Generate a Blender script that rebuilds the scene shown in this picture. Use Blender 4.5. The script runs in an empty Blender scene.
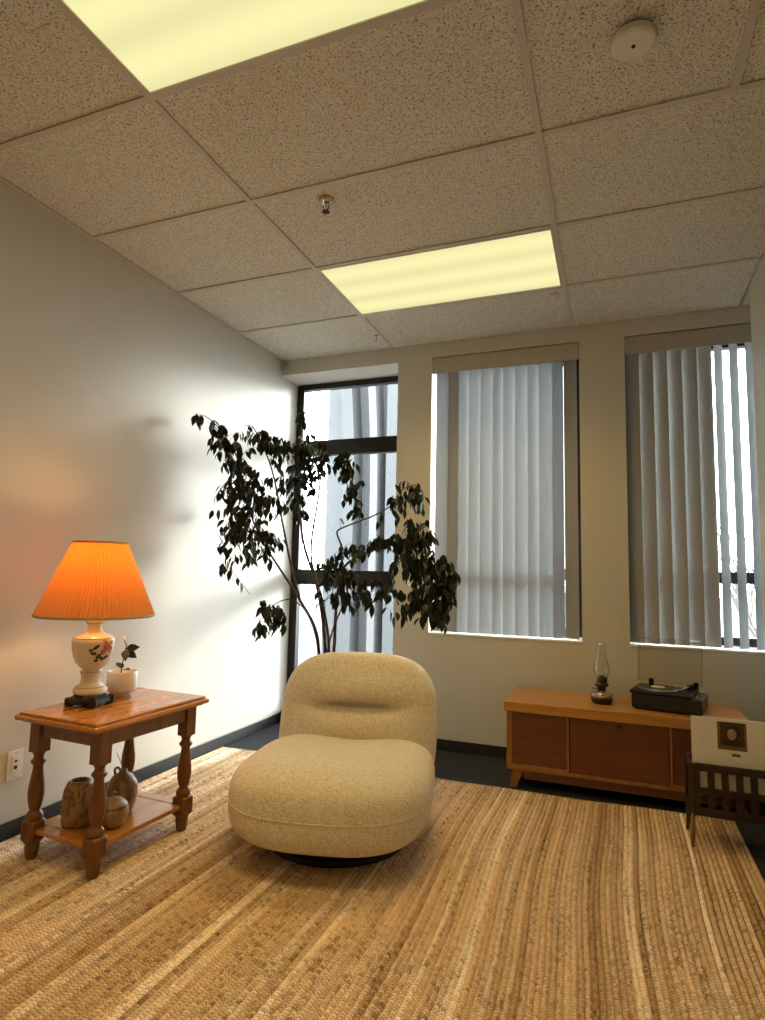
import bpy, bmesh, math, random
from mathutils import Vector, Matrix, noise

random.seed(7)
PI = math.pi
scene = bpy.context.scene
COL = scene.collection

# ------------------------------------------------------------------ camera
CAM_Z = 1.124
YAW, PITCH, ROLL, FPX = -0.3686, 0.1040, 0.0228, 600.14
fw = Vector((math.sin(YAW) * math.cos(PITCH), math.cos(YAW) * math.cos(PITCH), math.sin(PITCH)))
r0 = Vector((math.cos(YAW), -math.sin(YAW), 0.0))
u0 = r0.cross(fw)
rt = r0 * math.cos(ROLL) + u0 * math.sin(ROLL)
up = -r0 * math.sin(ROLL) + u0 * math.cos(ROLL)
cam_data = bpy.data.cameras.new('camera')
cam_data.sensor_fit = 'VERTICAL'
cam_data.sensor_height = 36.0
cam_data.lens = FPX / 1020.0 * 36.0
cam_data.clip_start = 0.02
cam = bpy.data.objects.new('camera', cam_data)
COL.objects.link(cam)
M3 = Matrix((rt, up, -fw)).transposed()
cam.matrix_world = Matrix.Translation((0, 0, CAM_Z)) @ M3.to_4x4()
scene.camera = cam

# ------------------------------------------------------------------ world, exposure
scene.view_settings.view_transform = 'Standard'
scene.view_settings.look = 'None'
scene.view_settings.gamma = 1.0
scene.view_settings.use_curve_mapping = False
scene.view_settings.exposure = 0.0
SKY = 19.0
world = bpy.data.worlds.new('world')
scene.world = world
world.use_nodes = True
bg = world.node_tree.nodes['Background']
bg.inputs[0].default_value = (0.90, 0.95, 1.0, 1)
bg.inputs[1].default_value = SKY
# hazy sun, low, beyond the corner window
sun_data = bpy.data.lights.new('sun', 'SUN')
sun_data.energy = 6.5
sun_data.angle = math.radians(13)
sun_data.color = (1.0, 0.97, 0.92)
sun = bpy.data.objects.new('sun', sun_data)
COL.objects.link(sun)
sun.rotation_euler = Vector((-0.46, -0.89, -0.22)).to_track_quat('-Z', 'Y').to_euler()
LENS = 0.95             # brightness of the prismatic lenses seen from below
TROFFER = 9.8         # watts thrown down by each ceiling light
BULB = 6.0             # watts of the table lamp's bulb


# ------------------------------------------------------------------ helpers
def link(o, parent=None):
    COL.objects.link(o)
    if parent is not None:
        o.parent = parent
    return o


def obj(name, mesh, mat=None, parent=None, loc=(0, 0, 0), rot=(0, 0, 0), smooth=False):
    if isinstance(mesh, bmesh.types.BMesh):
        me = bpy.data.meshes.new(name)
        bmesh.ops.recalc_face_normals(mesh, faces=mesh.faces[:])
        mesh.to_mesh(me)
        mesh.free()
        mesh = me
    if mat is not None and len(mesh.materials) == 0:
        mesh.materials.append(mat)
    if smooth:
        for p in mesh.polygons:
            p.use_smooth = True
    o = bpy.data.objects.new(name, mesh)
    o.location = loc
    o.rotation_euler = rot
    return link(o, parent)


def tag(o, label, cat, group=None):
    o['label'] = label
    o['category'] = cat
    if group:
        o['group'] = group
    return o


def thing(name, label, cat, loc=(0, 0, 0), rz=0.0, group=None):
    o = bpy.data.objects.new(name, None)
    o.empty_display_size = 0.05
    o.location = loc
    o.rotation_euler = (0, 0, rz)
    link(o)
    return tag(o, label, cat, group)


def struct(name, mesh, mat=None, parent=None):
    o = obj(name, mesh, mat, parent)
    if parent is None:
        o['kind'] = 'structure'
    return o


def box(bm, x0, x1, y0, y1, z0, z1, bevel=0.0, seg=2):
    t = bmesh.new()
    bmesh.ops.create_cube(t, size=1.0)
    for v in t.verts:
        v.co = Vector(((x0 + x1) / 2 + v.co.x * (x1 - x0), (y0 + y1) / 2 + v.co.y * (y1 - y0), (z0 + z1) / 2 + v.co.z * (z1 - z0)))
    if bevel > 0:
        bmesh.ops.bevel(t, geom=t.edges[:], offset=bevel, segments=seg, affect='EDGES', profile=0.5)
    merge(bm, t)
    return bm


def merge(bm, t, mat=None):
    me = bpy.data.meshes.new('tmp')
    t.to_mesh(me)
    t.free()
    if mat is not None:
        me.transform(mat)
    bm.from_mesh(me)
    bpy.data.meshes.remove(me)


def B(*a, **k):
    return box(bmesh.new(), *a, **k)


def lathe(prof, n=32, bm=None, c=(0, 0, 0), cap=True, phase=0.0):
    """prof: list of (r, z)"""
    bm = bm or bmesh.new()
    rings = []
    for r, z in prof:
        if r < 1e-5:
            rings.append([bm.verts.new((c[0], c[1], c[2] + z))])
        else:
            rings.append([bm.verts.new((c[0] + r * math.cos(phase + 2 * PI * i / n), c[1] + r * math.sin(phase + 2 * PI * i / n), c[2] + z)) for i in range(n)])
    for a, b in zip(rings, rings[1:]):
        for i in range(n):
            j = (i + 1) % n
            if len(a) == 1 and len(b) == 1:
                continue
            if len(a) == 1:
                bm.faces.new((a[0], b[i], b[j]))
            elif len(b) == 1:
                bm.faces.new((a[i], a[j], b[0]))
            else:
                bm.faces.new((a[i], a[j], b[j], b[i]))
    if cap:
        if len(rings[0]) > 1:
            bm.faces.new(rings[0][::-1])
        if len(rings[-1]) > 1:
            bm.faces.new(rings[-1])
    return bm


def tube(pts, rad, n=8, bm=None):
    bm = bm or bmesh.new()
    pts = [Vector(p) for p in pts]
    if not hasattr(rad, '__len__'):
        rad = [rad] * len(pts)
    rings = []
    ref = None
    for i, p in enumerate(pts):
        d = (pts[min(i + 1, len(pts) - 1)] - pts[max(i - 1, 0)]).normalized()
        if ref is None:
            ref = d.orthogonal().normalized()
        a = (ref - d * ref.dot(d)).normalized()
        ref = a
        b = d.cross(a)
        rings.append([bm.verts.new(p + (a * math.cos(2 * PI * k / n) + b * math.sin(2 * PI * k / n)) * rad[i]) for k in range(n)])
    for a, b in zip(rings, rings[1:]):
        for k in range(n):
            bm.faces.new((a[k], a[(k + 1) % n], b[(k + 1) % n], b[k]))
    bm.faces.new(rings[0][::-1])
    bm.faces.new(rings[-1])
    return bm


def smooth_path(pts, n=6):
    pts = [Vector(p) for p in pts]
    out = []
    P = [pts[0] * 2 - pts[1]] + pts + [pts[-1] * 2 - pts[-2]]
    for i in range(1, len(P) - 2):
        for k in range(n):
            t = k / n
            p0, p1, p2, p3 = P[i - 1:i + 3]
            out.append(0.5 * ((2 * p1) + (p2 - p0) * t + (2 * p0 - 5 * p1 + 4 * p2 - p3) * t * t + (3 * p1 - p0 - 3 * p2 + p3) * t ** 3))
    out.append(pts[-1])
    return out


def at(px, py, Y):
    """the point in the room seen at a place of the photo, at depth Y"""
    d = fw + rt * ((px - 382.5) / FPX) - up * ((py - 510.0) / FPX)
    return Vector((0, 0, CAM_Z)) + d * (Y / d.y)


# ------------------------------------------------------------------ materials
class NT:
    def __init__(self, name):
        self.m = bpy.data.materials.new(name)
        self.m.use_nodes = True
        self.t = self.m.node_tree
        self.n = self.t.nodes
        self.bsdf = self.n['Principled BSDF']
        self.out = self.n['Material Output']

    def node(self, typ, **kw):
        nd = self.n.new(typ)
        for k, v in kw.items():
            setattr(nd, k, v)
        return nd

    def ln(self, a, b):
        self.t.links.new(a, b)

    def set(self, **kw):
        for k, v in kw.items():
            s = self.bsdf.inputs[k.replace('_', ' ')]
            s.default_value = v
        return self

    def math(self, op, a, b=None, clamp=False):
        nd = self.node('ShaderNodeMath', operation=op)
        nd.use_clamp = clamp
        for i, v in enumerate((a, b)):
            if v is None:
                continue
            if hasattr(v, 'is_output'):
                self.ln(v, nd.inputs[i])
            else:
                nd.inputs[i].default_value = v
        return nd.outputs[0]

    def coord(self, which='Object', scale=(1, 1, 1)):
        tc = self.node('ShaderNodeTexCoord')
        mp = self.node('ShaderNodeMapping')
        mp.inputs['Scale'].default_value = scale
        self.ln(tc.outputs[which], mp.inputs[0])
        return mp.outputs[0]

    def noise(self, co, scale, detail=4, rough=0.55, dist=0.0):
        nd = self.node('ShaderNodeTexNoise')
        nd.inputs['Scale'].default_value = scale
        nd.inputs['Detail'].default_value = detail
        nd.inputs['Roughness'].default_value = rough
        nd.inputs['Distortion'].default_value = dist
        if co is not None:
            self.ln(co, nd.inputs['Vector'])
        return nd.outputs[0]

    def ramp(self, fac, stops):
        nd = self.node('ShaderNodeValToRGB')
        el = nd.color_ramp.elements
        while len(el) < len(stops):
            el.new(0.5)
        for e, (p, c) in zip(el, stops):
            e.position = p
            e.color = (*c, 1) if len(c) == 3 else c
        self.ln(fac, nd.inputs[0])
        return nd.outputs[0]

    def mix(self, fac, a, b, mode='MIX'):
        nd = self.node('ShaderNodeMix', data_type='RGBA', blend_type=mode)
        for i, v in ((0, fac), (6, a), (7, b)):
            if hasattr(v, 'is_output'):
                self.ln(v, nd.inputs[i])
            else:
                nd.inputs[i].default_value = v if i == 0 else (*v, 1)
        return nd.outputs[2]

    def bump(self, h, strength=0.3, dist=0.01):
        nd = self.node('ShaderNodeBump')
        nd.inputs['Strength'].default_value = strength
        nd.inputs['Distance'].default_value = dist
        self.ln(h, nd.inputs['Height'])
        self.ln(nd.outputs[0], self.bsdf.inputs['Normal'])
        return nd.outputs[0]

    def color(self, c):
        self.ln(c, self.bsdf.inputs['Base Color'])


def plain(name, c, rough=0.5, metal=0.0, var=0.12, scale=30, bump=0.0, spec=0.5, **kw):
    m = NT(name)
    m.set(Roughness=rough, Metallic=metal)
    m.bsdf.inputs['Specular IOR Level'].default_value = spec
    for k, v in kw.items():
        m.bsdf.inputs[k.replace('_', ' ')].default_value = v
    co = m.coord()
    nz = m.noise(co, scale)
    m.color(m.ramp(nz, [(0.3, tuple(x * (1 - var) for x in c)), (0.7, tuple(min(1, x * (1 + var)) for x in c))]))
    if bump:
        m.bump(nz, bump, 0.003)
    return m.m


def paint(name, c):
    m = NT(name)
    m.set(Roughness=0.62)
    m.bsdf.inputs['Specular IOR Level'].default_value = 0.35
    co = m.coord()
    n1 = m.noise(co, 1.6, 3)
    n2 = m.noise(co, 260, 2)
    m.color(m.ramp(n1, [(0.3, tuple(x * 0.965 for x in c)), (0.7, c)]))
    m.bump(n2, 0.12, 0.002)
    return m.m


def wood(name, dark, light, scale=(3, 40, 40), rough=0.35, coat=0.0):
    m = NT(name)
    m.set(Roughness=rough)
    m.bsdf.inputs['Coat Weight'].default_value = coat
    m.bsdf.inputs['Coat Roughness'].default_value = 0.15
    co = m.coord('Object', scale)
    n1 = m.noise(co, 1.0, 6, 0.6, 0.6)
    c1 = m.ramp(n1, [(0.28, dark), (0.72, light)])
    n2 = m.noise(co, 5.0, 3, 0.6)
    c2 = m.mix(m.math('MULTIPLY', n2, 0.35), c1, tuple(x * 0.55 for x in dark))
    m.color(c2)
    m.bump(n2, 0.08, 0.001)
    return m.m


MAT = {}
MAT['wall'] = paint('wall_paint', (0.63, 0.605, 0.54))
MAT['reveal'] = paint('reveal_paint', (0.66, 0.645, 0.60))

# ceiling tile with fissures
m = NT('ceiling_tile')
m.set(Roughness=0.95)
m.bsdf.inputs['Specular IOR Level'].default_value = 0.1
co = m.coord()
oi = m.node('ShaderNodeObjectInfo')
add = m.node('ShaderNodeVectorMath', operation='ADD')
cx = m.node('ShaderNodeCombineXYZ')
m.ln(m.math('MULTIPLY', oi.outputs['Random'], 37.0), cx.inputs[0])
m.ln(co, add.inputs[0])
m.ln(cx.outputs[0], add.inputs[1])
co2 = add.outputs[0]
na = m.noise(co2, 150, 2, 0.5, 0.8)
nb = m.noise(co2, 70, 3, 0.6, 0.4)
pits = m.ramp(na, [(0.34, (0, 0, 0)), (0.46, (1, 1, 1))])
base = m.ramp(nb, [(0.3, (0.66, 0.64, 0.56)), (0.7, (0.80, 0.78, 0.69))])
m.color(m.mix(m.math('SUBTRACT', 1.0, pits), base, (0.24, 0.215, 0.175)))
m.bump(m.math('ADD', pits, m.math('MULTIPLY', nb, 0.6)), 0.5, 0.004)
MAT['tile'] = m.m
MAT['tee'] = plain('grid_tee', (0.56, 0.53, 0.47), 0.5, 0, 0.03)
MAT['backing'] = plain('plenum_board', (0.25, 0.24, 0.22), 0.9)

# carpet
m = NT('carpet_dark')
m.set(Roughness=0.95)
m.bsdf.inputs['Specular IOR Level'].default_value = 0.1
co = m.coord()
n1 = m.noise(co, 420, 3, 0.7)
n2 = m.noise(co, 6, 3)
c = m.ramp(n1, [(0.3, (0.018, 0.018, 0.021)), (0.7, (0.065, 0.068, 0.075))])
m.color(m.mix(m.math('MULTIPLY', n2, 0.35), c, (0.02, 0.022, 0.026)))
m.bump(n1, 0.7, 0.004)
MAT['carpet'] = m.m
MAT['base'] = plain('rubber_base', (0.016, 0.016, 0.016), 0.5, 0, 0.2, 8)
MAT['alu'] = plain('bronze_aluminium', (0.012, 0.010, 0.009), 0.35, 0.3, 0.2, 5)
MAT['sill'] = plain('sill_white', (0.82, 0.81, 0.78), 0.35, 0, 0.03)
MAT['rail'] = plain('blind_rail', (0.46, 0.42, 0.35), 0.4, 0, 0.04)

# glass pane: thin clear sheet
m = NT('window_glass')
m.n.remove(m.bsdf)
tr = m.node('ShaderNodeBsdfTransparent')
tr.inputs[0].default_value = (0.90, 0.93, 0.93, 1)
gl = m.node('ShaderNodeBsdfGlossy')
gl.inputs['Roughness'].default_value = 0.02
fr = m.node('ShaderNodeFresnel')
fr.inputs[0].default_value = 1.45
mx = m.node('ShaderNodeMixShader')
m.ln(m.math('MULTIPLY', fr.outputs[0], 0.8), mx.inputs[0])
m.ln(tr.outputs[0], mx.inputs[1])
m.ln(gl.outputs[0], mx.inputs[2])
m.ln(mx.outputs[0], m.out.inputs[0])
MAT['pane'] = m.m


def clear_glass(name, tint, gloss=1.3, rough=0.03):
    m = NT(name)
    m.n.remove(m.bsdf)
    tr = m.node('ShaderNodeBsdfTransparent')
    tr.inputs[0].default_value = (*tint, 1)
    gl = m.node('ShaderNodeBsdfGlossy')
    gl.inputs['Roughness'].default_value = rough
    lw = m.node('ShaderNodeLayerWeight')
    lw.inputs[0].default_value = 0.45
    mx = m.node('ShaderNodeMixShader')
    m.ln(m.math('MULTIPLY', lw.outputs['Facing'], gloss * 0.5, True), mx.inputs[0])
    m.ln(tr.outputs[0], mx.inputs[1])
    m.ln(gl.outputs[0], mx.inputs[2])
    m.ln(mx.outputs[0], m.out.inputs[0])
    return m.m


MAT['lampglass'] = clear_glass('lamp_glass', (0.96, 0.96, 0.94), 1.7)
MAT['acrylic'] = clear_glass('clear_acrylic', (0.93, 0.92, 0.90), 0.7)

# vane: translucent fabric
def translucent(name, dif, trl, fac, noise_scale=200, aniso=(1, 1, 1)):
    m = NT(name)
    m.n.remove(m.bsdf)
    co = m.coord('Object', aniso)
    nz = m.noise(co, noise_scale, 3)
    d = m.node('ShaderNodeBsdfDiffuse')
    t = m.node('ShaderNodeBsdfTranslucent')
    m.ln(m.ramp(nz, [(0.3, tuple(x * .93 for x in dif)), (0.7, dif)]), d.inputs[0])
    m.ln(m.ramp(nz, [(0.3, tuple(x * .88 for x in trl)), (0.7, trl)]), t.inputs[0])
    mx = m.node('ShaderNodeMixShader')
    mx.inputs[0].default_value = fac
    m.ln(d.outputs[0], mx.inputs[1])
    m.ln(t.outputs[0], mx.inputs[2])
    m.ln(mx.outputs[0], m.out.inputs[0])
    return m.m


MAT['vane'] = translucent('blind_vane', (0.38, 0.37, 0.345), (0.54, 0.65, 0.74), 0.074, 300, (1, 1, 0.1))
MAT['shade'] = translucent('pleated_shade', (0.62, 0.40, 0.18), (0.86, 0.22, 0.022), 0.25, 150)
MAT['shade_trim'] = plain('shade_trim', (0.42, 0.30, 0.16), 0.8)

# troffer lens: prismatic diffuser over tubes
m = NT('troffer_lens')
m.n.remove(m.bsdf)
em = m.node('ShaderNodeEmission')
co = m.coord('Object')
sep = m.node('ShaderNodeSeparateXYZ')
m.ln(co, sep.inputs[0])
tubes = m.math('POWER', m.math('ABSOLUTE', m.math('COSINE', m.math('MULTIPLY', sep.outputs[1], 3 * PI / 0.58))), 1.5)
ch = m.node('ShaderNodeTexChecker')
ch.inputs['Scale'].default_value = 190
ch.inputs[1].default_value = (1, 1, 1, 1)
ch.inputs[2].default_value = (0.95, 0.95, 0.95, 1)
m.ln(co, ch.inputs[0])
st = m.math('MULTIPLY', m.math('ADD', m.math('MULTIPLY', tubes, 0.14), 0.93), ch.outputs[0])
m.ln(m.math('MULTIPLY', st, LENS), em.inputs[1])
em.inputs[0].default_value = (1.0, 0.93, 0.46, 1)
m.ln(em.outputs[0], m.out.inputs[0])
MAT['lens'] = m.m

# boucle
m = NT('cream_boucle')
m.set(Roughness=0.95)
m.bsdf.inputs['Specular IOR Level'].default_value = 0.1
m.bsdf.inputs['Sheen Weight'].default_value = 0.25
co = m.coord()
vo = m.node('ShaderNodeTexVoronoi')
vo.inputs['Scale'].default_value = 160
m.ln(co, vo.inputs['Vector'])
n2 = m.noise(co, 60, 4, 0.6, 0.5)
hh = m.math('ADD', m.math('MULTIPLY', vo.outputs[0], -1.0), m.math('MULTIPLY', n2, 0.8))
m.color(m.ramp(m.math('ADD', m.math('MULTIPLY', vo.outputs[0], -0.6), m.math('ADD', n2, 0.25)), [(0.1, (0.58, 0.50, 0.38)), (0.75, (0.86, 0.79, 0.66))]))
m.bump(hh, 0.7, 0.005)
MAT['boucle'] = m.m
MAT['black'] = plain('matte_black', (0.006, 0.0055, 0.005), 0.5, spec=0.3)
MAT['satin_black'] = plain('satin_black', (0.005, 0.0045, 0.0045), 0.3)

MAT['maple'] = wood('honey_maple_lit', (0.36, 0.13, 0.018), (0.64, 0.27, 0.045), (30, 4, 30), 0.2, 0.4)  # brighter copy of the maple, lamp glow worked into its colour
MAT['maple_shaded'] = wood('honey_maple_shaded', (0.11, 0.033, 0.006), (0.25, 0.085, 0.015), (30, 30, 5), 0.30, 0.3)  # darker copy for legs and aprons, backlit shade put into the colour
MAT['teak'] = wood('teak_top', (0.40, 0.165, 0.030), (0.62, 0.30, 0.065), (3, 40, 40), 0.35, 0.2)
MAT['teak_red'] = wood('teak_door', (0.125, 0.031, 0.008), (0.21, 0.060, 0.015), (4, 30, 25), 0.38, 0.1)
MAT['teak_edge'] = wood('teak_edging', (0.26, 0.105, 0.028), (0.42, 0.185, 0.055), (20, 20, 20), 0.4, 0.1)
MAT['mahogany'] = wood('dark_mahogany', (0.020, 0.007, 0.004), (0.048, 0.016, 0.008), (20, 20, 8), 0.35, 0.2)
MAT['rackleg'] = wood('rack_leg_wood', (0.16, 0.07, 0.022), (0.28, 0.13, 0.04), (20, 20, 8), 0.4)
MAT['porcelain'] = plain('porcelain', (0.80, 0.75, 0.66), 0.15, 0, 0.03, 10, 0, 0.6)
MAT['gold'] = plain('gilt_line', (0.42, 0.27, 0.10), 0.35, 0.6, 0.1)
MAT['brass'] = plain('brass', (0.55, 0.36, 0.13), 0.3, 0.9, 0.1)
MAT['ceramic'] = plain('cream_ceramic', (0.74, 0.70, 0.62), 0.25, 0, 0.05, 14)
MAT['soil'] = plain('soil', (0.035, 0.024, 0.016), 0.95, 0, 0.4, 120, 0.8)
MAT['outlet'] = plain('outlet_ivory', (0.80, 0.77, 0.70), 0.35, 0, 0.03)
MAT['white_plastic'] = plain('white_plastic', (0.74, 0.71, 0.64), 0.45, 0, 0.04)
MAT['chrome'] = plain('chrome', (0.62, 0.58, 0.52), 0.15, 1.0, 0.1)
MAT['bronze'] = plain('old_bronze', (0.055, 0.022, 0.015), 0.35, 0.5, 0.4, 60)
MAT['leaf'] = plain('ficus_leaf', (0.012, 0.019, 0.006), 0.5, 0, 0.45, 14, spec=0.3)
MAT['leaf_dark'] = plain('seedling_leaf', (0.010, 0.014, 0.007), 0.5, 0, 0.3, 20, spec=0.3)
MAT['bark'] = plain('ficus_bark', (0.075, 0.040, 0.022), 0.85, 0, 0.4, 60, 0.5)
MAT['terracotta'] = plain('terracotta', (0.25, 0.10, 0.05), 0.8)
MAT['twig'] = plain('dry_twig', (0.06, 0.05, 0.04), 0.8)
MAT['bud'] = plain('white_bud', (0.78, 0.76, 0.70), 0.5)
MAT['rose'] = plain('decal_rose', (0.50, 0.22, 0.09), 0.3, 0, 0.5, 90)
MAT['decal_leaf'] = plain('decal_leaf', (0.075, 0.05, 0.018), 0.3, 0, 0.4, 60)
MAT['vinyl'] = plain('vinyl', (0.010, 0.010, 0.011), 0.18)
MAT['recordlabel'] = plain('record_label', (0.62, 0.50, 0.36), 0.5)
MAT['metal'] = plain('brushed_metal', (0.45, 0.43, 0.40), 0.3, 0.9)
MAT['paper'] = plain('sleeve_paper', (0.78, 0.75, 0.68), 0.55, 0, 0.06, 60)
MAT['port_bg'] = plain('portrait_ground', (0.070, 0.024, 0.010), 0.5, 0, 0.3, 25)
MAT['port_frame'] = plain('portrait_border', (0.20, 0.085, 0.026), 0.5, 0, 0.2, 60)
MAT['port_skin'] = plain('portrait_face', (0.42, 0.27, 0.14), 0.5, 0, 0.3, 60)
MAT['port_dark'] = plain('portrait_hair', (0.020, 0.011, 0.007), 0.5, 0, 0.3, 60)
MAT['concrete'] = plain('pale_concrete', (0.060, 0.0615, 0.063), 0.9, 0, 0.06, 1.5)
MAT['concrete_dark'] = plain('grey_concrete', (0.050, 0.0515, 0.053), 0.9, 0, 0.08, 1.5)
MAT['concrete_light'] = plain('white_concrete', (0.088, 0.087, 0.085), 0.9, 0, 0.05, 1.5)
MAT['ground'] = plain('paving', (0.09, 0.088, 0.083), 0.9, 0, 0.1, 1.0)
MAT['fruitwood'] = plain('bare_bark', (0.10, 0.085, 0.07), 0.9)

# mottled pottery
def pottery(name, cols, scale=16):
    m = NT(name)
    m.set(Roughness=0.4)
    co = m.coord('Object', (1, 1, 0.7))
    n = m.noise(co, scale, 5, 0.6, 1.6)
    m.color(m.ramp(n, [(0.30 + 0.4 * i / (len(cols) - 1), c) for i, c in enumerate(cols)]))
    m.bump(n, 0.25, 0.003)
    return m.m


MAT['pot_a'] = pottery('pottery_olive', [(0.11, 0.05, 0.016), (0.42, 0.26, 0.10), (0.16, 0.075, 0.025), (0.50, 0.34, 0.16)], 15)
MAT['pot_b'] = pottery('pottery_brown', [(0.12, 0.05, 0.018), (0.33, 0.19, 0.085), (0.42, 0.30, 0.18)], 10)
MAT['pot_c'] = pottery('pottery_tan', [(0.17, 0.08, 0.03), (0.30, 0.18, 0.085), (0.50, 0.38, 0.25)], 9)

# jute braid: herringbone from the strip's own UV, colour of each row from the object colour
m = NT('jute_braid')
m.set(Roughness=0.85)
m.bsdf.inputs['Specular IOR Level'].default_value = 0.25
uv = m.node('ShaderNodeUVMap')
sp = m.node('ShaderNodeSeparateXYZ')
m.ln(uv.outputs[0], sp.inputs[0])
oi = m.node('ShaderNodeObjectInfo')
au = m.math('ABSOLUTE', m.math('SUBTRACT', sp.outputs[0], 0.5))
vv = m.math('ADD', m.math('MULTIPLY', sp.outputs[1], 84.0), m.math('ADD', m.math('MULTIPLY', au, -1.3), m.math('MULTIPLY', oi.outputs['Random'], 7.0)))
half = m.math('MULTIPLY', m.math('GREATER_THAN', sp.outputs[0], 0.5), 0.5)
jit = m.noise(m.coord('Object', (60, 26, 1)), 1.0, 2, 0.6)
vv = m.math('ADD', m.math('ADD', vv, half), m.math('MULTIPLY', jit, 1.6))
frc = m.math('FRACT', vv)
strand = m.math('SINE', m.math('MULTIPLY', frc, PI))
cell = m.math('FLOOR', vv)
wn = m.node('ShaderNodeTexWhiteNoise', noise_dimensions='3D')
cmb = m.node('ShaderNodeCombineXYZ')
m.ln(cell, cmb.inputs[0])
m.ln(m.math('MULTIPLY', oi.outputs['Random'], 91.0), cmb.inputs[1])
m.ln(half, cmb.inputs[2])
m.ln(cmb.outputs[0], wn.inputs['Vector'])
geo = m.node('ShaderNodeNewGeometry')
mp = m.node('ShaderNodeMapping')
mp.inputs['Scale'].default_value = (34, 1.6, 1)
m.ln(geo.outputs['Position'], mp.inputs[0])
nl = m.noise(mp.outputs[0], 1.0, 4, 0.6)
fib = m.noise(m.coord('Object', (1, 0.6, 1)), 300, 3, 0.7)
tone = m.math('ADD', m.math('MULTIPLY', wn.outputs[0], 0.26), m.math('ADD', m.math('MULTIPLY', nl, 0.72), m.math('SUBTRACT', m.math('MULTIPLY', fib, 0.5), 0.18)))
bri = m.ramp(tone, [(0.30, (0.36, 0.29, 0.21)), (0.5, (1.12, 1.10, 1.06)), (0.85, (1.5, 1.52, 1.55))])
sh = m.ramp(strand, [(0.0, (0.52, 0.44, 0.35)), (0.45, (1, 1, 1))])
c = m.mix(1.0, oi.outputs['Color'], bri, 'MULTIPLY')
m.color(m.mix(1.0, c, sh, 'MULTIPLY'))
m.bump(m.math('ADD', strand, m.math('MULTIPLY', fib, 0.8)), 0.7, 0.004)
MAT['jute'] = m.m
MAT['jute_edge'] = plain('jute_binding', (0.42, 0.33, 0.21), 0.9, 0, 0.3, 150, 0.5)

# ------------------------------------------------------------------ the room
XL, XR, YW, YG = -2.352, 0.709, 3.878, 4.166
HC = 2.710
YB = -4.0
X1a, X1b, X2a, X2b = -1.1535, -0.1854, 0.0822, 1.02
XC = -1.402                      # pier beside the corner window
ZS, ZH = 0.726, 2.596
YO = 4.24                        # outer face of the window wall

struct('floor', B(XL - 0.1, 1.3, YB - 0.1, YO, -0.05, 0.0), MAT['carpet'])
struct('wall_left', B(XL - 0.12, XL, YB - 0.1, YO, 0, HC + 0.1), MAT['wall'])
bm = bmesh.new()
box(bm, XL, XC, YW, YO, 2.605, HC + 0.1)
box(bm, XL, XC, YW + 0.17, YO, 0, 0.07)
box(bm, XC, X1a, YW, YO, 0, HC + 0.1)
box(bm, X1a, X1b, YW, YO, 0, ZS)
box(bm, X1a, X1b, YW, YO, 2.615, HC + 0.1)
box(bm, X1b, X2a, YW, YO, 0, HC + 0.1)
box(bm, X2a, X2b, YW, YO, 0, ZS)
box(bm, X2a, X2b, YW, YO, 2.615, HC + 0.1)
box(bm, X2b, 1.3, YW, YO, 0, HC + 0.1)
struct('wall_back', bm, MAT['wall'])
bm = bmesh.new()
box(bm, XR, XR + 0.12, YB - 0.1, 3.60, 0, HC + 0.1)
box(bm, XR + 0.12, 1.3, 3.30, 3.42, 0, HC + 0.1)
box(bm, 1.18, 1.3, 3.42, YW, 0, HC + 0.1)
struct('wall_right', bm, MAT['wall'])
struct('wall_front', B(XL - 0.1, XR + 0.12, YB - 0.1, YB, 0, HC + 0.1), MAT['wall'])

struct('baseboard_left', B(XL, XL + 0.008, YB, YW + 0.17, 0, 0.068, bevel=0.003), MAT['base'])
bm = bmesh.new()
box(bm, XC, 1.18, YW - 0.008, YW, 0, 0.068, bevel=0.003)
box(bm, XC - 0.008, XC, YW - 0.008, YG - 0.04, 0, 0.068)
box(bm, XL + 0.008, XC - 0.008, YW + 0.160, YW + 0.17, 0, 0.070)
struct('baseboard_back', bm, MAT['base'])
struct('baseboard_right', B(XR - 0.008, XR, YB, 3.60, 0, 0.068, bevel=0.003), MAT['base'])
# white sills of the two blind windows
struct('trim_1', B(X1a, X1b, YW - 0.006, YG - 0.03, ZS, ZS + 0.012, bevel=0.003), MAT['sill'])
struct('trim_2', B(X2a, X2b, YW - 0.006, YG - 0.03, ZS, ZS + 0.012, bevel=0.003), MAT['sill'])
struct('trim_3', B(XL + 0.008, XC - 0.008, YW + 0.17, YG - 0.03, 0.07, 0.085, bevel=0.003), MAT['alu'])


def window(name, x0, x1, z0, z1, transoms, fwid=0.05, sl=None):
    e = bpy.data.objects.new(name, None)
    link(e)
    e['kind'] = 'structure'
    y0, y1 = YG - 0.03, YG + 0.03
    sl = sl or fwid
    obj('jamb', B(x0, x0 + sl, y0, y1, z0, z1, bevel=0.003), MAT['alu'], e)
    obj('jamb', B(x1 - fwid, x1, y0, y1, z0, z1, bevel=0.003), MAT['alu'], e)
    obj('head_rail', B(x0 + sl, x1 - fwid, y0, y1, z1 - 0.045, z1, bevel=0.003), MAT['alu'], e)
    obj('sill_rail', B(x0 + sl, x1 - fwid, y0, y1, z0, z0 + 0.05, bevel=0.003), MAT['alu'], e)
    edges = [z0 + 0.05]
    for a, b in transoms:
        obj('transom', B(x0 + sl, x1 - fwid, y0, y1, a, b, bevel=0.003), MAT['alu'], e)
        edges += [a, b]
    edges.append(z1 - 0.045)
    for a, b in zip(edges[::2], edges[1::2]):
        obj('pane', B(x0 + sl, x1 - fwid, YG - 0.003, YG + 0.003, a, b), MAT['pane'], e)
    return e


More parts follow.
